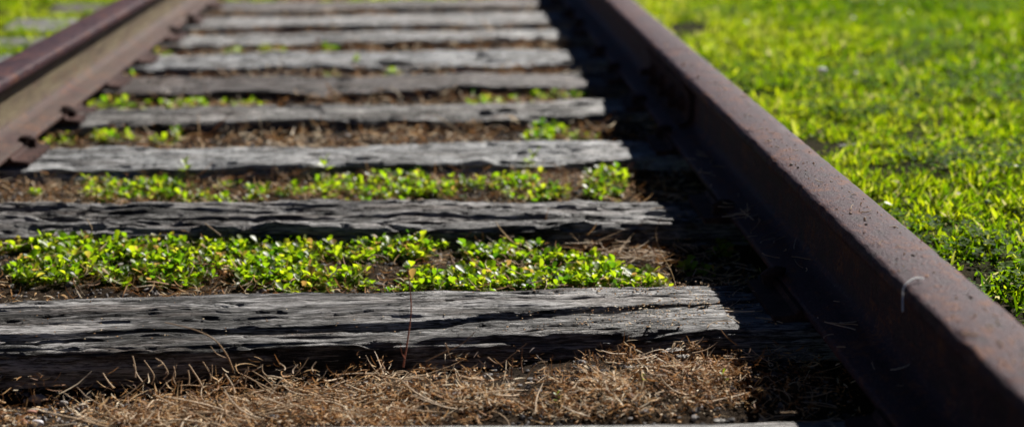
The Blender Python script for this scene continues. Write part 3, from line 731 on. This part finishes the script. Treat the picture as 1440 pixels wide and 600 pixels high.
stem('dry_twig', [U(776, 527, yy - .03), U(769, 515, yy - .03), U(760, 503, yy - .03)], .0008, M_twig, .7, 'straight leaning stalk just right of the hooked stalk')
stem('dry_twig', [U(718, 534, yy - .02), U(720, 515, yy - .02), U(721, 502, yy - .02)], .0013, M_twig, .4, 'short brown upright stalk left of the hooked stalk')
stem('dry_twig', [U(735, 524, yy - .01), U(733, 508, yy), U(735, 490, yy)], .0010, M_twig, .45, 'knobbly upright stalk just right of the short brown one')
stem('dry_twig', [U(828, 508, yy), U(829, 498, yy), U(828, 491, yy)], .0015, M_twig, .7, 'stubby pale stalk beside the round pebble')
stem('dry_twig', [U(840, 513, yy), U(838, 503, yy), U(836, 498, yy)], .0011, M_twig, .6, 'thin stub right of the stubby pale stalk')
stem('dry_twig', [U(868, 505, yy - .02), U(870, 495, yy - .02), U(868, 485, yy - .02)], .0011, M_twig, .75, 'upright stub near the right end of the tie face')
ya = at(0, 400, .0)[1] + .02
stem('grass_blade', [U(743, 398, ya), U(762, 394, ya), U(777, 387, ya), U(786, 378, ya)], .0013, M_paleleaf, 1.0, 'pale green-white blade curving over the front edge of the leafy mat', 'grass blade', .4)
stem('dry_twig', [U(113, 342, 2.465), U(124, 334, 2.465), U(129, 322, 2.465), U(122, 308, 2.47)], .0016, M_twig, .95, 'curled pale root against the gnarled tie near its left end')
stem('dry_twig', [U(310, 331, 2.455), U(300, 323, 2.455), U(288, 314, 2.465)], .0016, M_twig, .8, 'short pale twig leaning on the gnarled tie, left of centre')
stem('dry_twig', [U(832, 362, 2.42), U(838, 350, 2.42), U(845, 338, 2.43), U(862, 335, 2.43)], .0014, M_twig, .8, 'branching dry twig in the tuft right of the leafy mat', extra=[(U(838, 350, 2.42), U(830, 340, 2.42), U(822, 336, 2.42))])
stem('dry_twig', [U(925, 345, 2.45), U(922, 325, 2.46), U(930, 306, 2.47)], .0012, M_twig, .8, 'dry upright twig at the right end of the gnarled tie')
stem('dry_twig', [U(610, 184, 3.45), U(616, 178, 3.46), U(606, 172, 3.465)], .0016, M_twig, .9, 'pale twig against the dark face of the dull grey tie, centre')
stem('dry_twig', [U(648, 190, 3.45), U(652, 181, 3.46), U(656, 175, 3.465)], .0014, M_twig, .85, 'pale twig leaning right, next along that dark face')
stem('dry_twig', [U(970, 518, 1.84), U(985, 512, 1.84), U(998, 498, 1.84)], .0016, M_straw, .8, 'orange-tan straw near the rail shadow edge')
stem('dry_twig', [U(1003, 549, 1.79), U(1007, 540, 1.79), U(1013, 530, 1.79)], .0019, M_straw, .95, 'short fat pale straw standing near the rail shadow edge')
# white curl hanging on the rail
hx = RX - .043; ht = RZ + .149
q = at(1292, 397, ht); yq = q[1]
stem('curled_straw', [(RX - .018, yq + .012, ht + .001), (RX - .030, yq + .008, ht + .002), (hx - .001, yq - .002, ht - .004), (hx - .0035, yq - .008, ht - .016), (hx - .004, yq - .012, ht - .030)], .0012, M_white_straw, 1.0, 'white curled straw hooked over the edge of the right rail head', 'straw', .7)
# bleached stalks standing left of centre before the split tie
rg = np.random.RandomState(5)
ORD = ['first', 'second', 'third', 'fourth', 'fifth', 'sixth', 'seventh', 'eighth', 'ninth', 'tenth', 'eleventh', 'twelfth', 'thirteenth', 'fourteenth', 'fifteenth', 'sixteenth', 'seventeenth', 'eighteenth', 'nineteenth', 'twentieth']
for jj, (px0, py0, px1, py1) in enumerate(sorted([(190, 530, 186, 500), (200, 536, 188, 512), (213, 540, 200, 506), (222, 515, 216, 503), (230, 533, 227, 510), (243, 534, 243, 514), (247, 540, 250, 512), (265, 540, 264, 520), (285, 545, 265, 512),
                           (292, 540, 283, 508), (296, 535, 298, 512), (318, 548, 345, 520), (345, 545, 350, 516), (330, 552, 316, 525), (160, 545, 145, 524), (375, 528, 370, 512), (400, 520, 392, 510), (412, 525, 420, 512), (440, 522, 446, 508), (470, 540, 486, 520)])):
    y0 = 1.835 - rg.uniform(0, .05); c = rg.normal(0, 5)
    stem('dry_stalk', [U(px0, py0, y0), U((px0 * .6 + px1 * .4) + c, py0 * .6 + py1 * .4, y0 + .005), U(px1 + c * .3, py1, y0 + .012)], rg.uniform(.0008, .0014), M_straw, rg.uniform(.3, .9),
         ORD[jj] + ' from the left of the bleached stalks standing before the split tie', 'dry stalk', .6, 'bleached stalks standing before the split tie')
# wood splinters
def chip(px, py, L, wd, th, ang, seed, label):
    p = at(px, py, -.02); p[2] = max(ground_z(p[0], p[1]), -.03) + .006; n, m = 14, 6; u = np.linspace(-.5, .5, n); v = np.linspace(-1, 1, m)
    Uu, Vv = np.meshgrid(u, v, indexing='ij'); env = (1 - (2 * abs(Uu)) ** 2.5) ** .6 * (.7 + .6 * vn(Uu * 7 + seed, Uu * 0, seed))
    Xc = Uu * L; Yc = Vv * wd / 2 * env; Zt = th * (1 - Vv ** 2) * .6 * env + .003 * vn(Uu * 9, Vv * 2, seed) + L * .12 * Uu ** 2
    top = np.stack([Xc, Yc, Zt], -1).reshape(-1, 3); bot = np.stack([Xc, Yc * .9, Zt - th], -1).reshape(-1, 3); I = np.arange(n * m).reshape(n, m); Bq = I + n * m
    q = lambda J: np.stack([J[:-1, :-1], J[1:, :-1], J[1:, 1:], J[:-1, 1:]], -1).reshape(-1, 4)
    def rim(a, b): return np.stack([a[:-1], b[:-1], b[1:], a[1:]], -1)
    Fs = [q(I), q(Bq)[:, ::-1], rim(I[:, 0], Bq[:, 0])[:, ::-1], rim(I[:, -1], Bq[:, -1]), rim(I[0], Bq[0]), rim(I[-1], Bq[-1])[:, ::-1]]
    me = mesh_np('wood_splinter', np.concatenate([top, bot]), [np.concatenate(Fs)], M_chip, True)
    o = link('wood_splinter', me, loc=p, label=label, cat='wood splinter'); o.rotation_euler = (0, -.12, ang)
chip(952, 488, .048, .012, .004, .25, 1, 'longest grey wood splinter below the split tie right end')
chip(948, 478, .020, .012, .007, -.2, 2, 'chunky splinter resting just above the longest splinter')
chip(961, 498, .020, .010, .003, -.3, 3, 'pale flat chip just below the longest splinter')
chip(993, 480, .018, .009, .005, .4, 4, 'pale chip close to the shadow line, right of the splinters')
chip(890, 516, .016, .008, .003, .1, 5, 'small grey flake in the thatch left of the splinters')
chip(1012, 588, .016, .008, .003, -.5, 6, 'small flake just above the bottom pale tie edge')

# ------------------------------------------------------------------ lawn
def lawn(name, n, box, dens, hmin, hmax, wid, lb, K=4, dt=0.0, flat=False):
    x = rng.uniform(box[0], box[1], n); y = rng.uniform(box[2], box[3], n)
    clump = fbm(x * 10, y * 10, 91, 3) * .5 + fbm(x * 26, y * 26, 92, 2) * .5; k = rng.rand(n) < dens(x, y) * (1.0 if flat else sst(.42, .53, clump))
    x, y, clump = x[k], y[k], clump[k]; N = len(x)
    hgt = rng.uniform(hmin, hmax, N) * (.55 + .9 * clump)
    P = curl(np.stack([x, y, ground_z(x, y) * (abs(y - 4) < 8) - .003], -1), hgt, K, rng.uniform(.25, 2.2, N), .32, .25)
    W = (wid * rng.uniform(.6, 1.35, N))[:, None] * np.array([1, 1, .8, .15] if K == 4 else [1, .9, .15])
    a = rng.uniform(0, 6.28, N); side = np.stack([np.cos(a), np.sin(a), rng.normal(0, .3, N)], -1); side = nrm(side)
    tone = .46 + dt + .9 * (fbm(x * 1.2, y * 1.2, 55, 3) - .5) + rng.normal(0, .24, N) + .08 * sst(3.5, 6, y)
    tone = np.where(rng.rand(N) < .03, 1.0, np.clip(tone, 0, .9)); bag = Bag(); ribbons(bag, P, W, side, tone)
    print(name, N); return link(name, bag.mesh(name, M_grass), label=lb, cat='grass', kind='stuff')
def d_r(x, y):
    px, py = pix(x, y, np.zeros(np.shape(x)))
    bare = blobs(px, py, [(1372, 405, 45, 26, .85), (1400, 440, 40, 20, .5), (1150, 205, 90, 22, .75), (1230, 245, 90, 18, .6), (1060, 150, 50, 10, .5), (1330, 180, 60, 12, .5), (1000, 110, 40, 8, .5), (1180, 90, 60, 8, .4), (965, 44, 44, 11, 1.0), (1230, 250, 60, 14, .3)])
    return np.minimum(1, sst(.60, .68, x)) * (1 - bare)
lawn('lawn', 105000, (.60, 1.75, 1.7, 3.6), d_r, .012, .038, .0052, 'short bright grass in the near lawn right of the rail')
lawn('lawn', 190000, (.60, 3.3, 3.6, 7.6), d_r, .016, .046, .0066, 'short bright grass in the farther lawn right of the rail')
lawn('lawn', 90000, (-2.6, -1.02, 4.2, 8.5), lambda x, y: (1 - sst(-1.12, -1.02, x)) * (1 - .85 * tie_z(x, y) * (x > -1.5)), .02, .055, .006, 'grass outside the left rail in the far corner', 3)
lawn('lawn', 90000, (1.75, 4.5, 1.0, 3.6), d_r, .02, .05, .005, 'near lawn continuing to the right', 3)
lawn('lawn', 110000, (-4.5, 6, 7.6, 16), lambda x, y: np.where((x > -1.05) & (x < .68), 0.0, .9), .03, .07, .010, 'lawn continuing beyond the track view', 3)
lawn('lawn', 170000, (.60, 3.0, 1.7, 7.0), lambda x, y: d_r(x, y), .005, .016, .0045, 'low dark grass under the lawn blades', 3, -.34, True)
# clover leaves in the lawn
x = rng.uniform(.64, 3.2, 42000); y = rng.uniform(1.9, 7.4, 42000)
k = (rng.rand(len(x)) < sst(.5, .62, fbm(x * 4, y * 4, 19, 3)) * d_r(x, y)); x, y = x[k], y[k]; N = len(x)
zb = ground_z(x, y) + rng.uniform(.012, .035, N); k3 = np.repeat(np.arange(N), 3); az = rng.uniform(0, 6.28, N)[k3] + np.tile([0, 2.09, 4.19], N)
el = rng.normal(.15, .25, len(k3)); d = np.stack([np.cos(az) * np.cos(el), np.sin(az) * np.cos(el), np.sin(el)], -1)
L = rng.uniform(.006, .012, N)[k3]; b = Bag()
leaves(b, np.stack([x, y, zb], -1)[k3], d, np.tile([0, 0, 1.], (len(k3), 1)) + rng.normal(0, .2, (len(k3), 3)), L, L * .85, rng.uniform(0, .2, len(k3)), np.clip(rng.normal(.35, .2, N), 0, 1)[k3])
link('clover', b.mesh('clover', M_clover), label='clover leaves growing through the lawn', cat='clover', kind='stuff'); print('clover', N)
# pale dead leaf bits in the lawn
x = rng.uniform(.63, 3.0, 3600); y = rng.uniform(1.9, 7.2, 3600); k = rng.rand(3600) < .05 + .22 * sst(.45, .65, fbm(x * 3, y * 3, 29, 2)); x, y = x[k], y[k]; N = len(x)
az = rng.uniform(0, 6.28, N); el = rng.normal(.1, .35, N); d = np.stack([np.cos(az) * np.cos(el), np.sin(az) * np.cos(el), np.sin(el)], -1); L = rng.uniform(.006, .018, N); b = Bag()
leaves(b, np.stack([x, y, ground_z(x, y) + rng.uniform(.012, .036, N)], -1), d, rng.normal(0, .5, (N, 3)) + [0, 0, 1], L, L * rng.uniform(.25, .8, N), rng.uniform(-.3, .6, N), rng.rand(N))
link('leaf_litter', b.mesh('leaf_litter', M_paleleaf), label='pale dead leaf bits caught in the lawn', cat='leaf litter', kind='stuff')
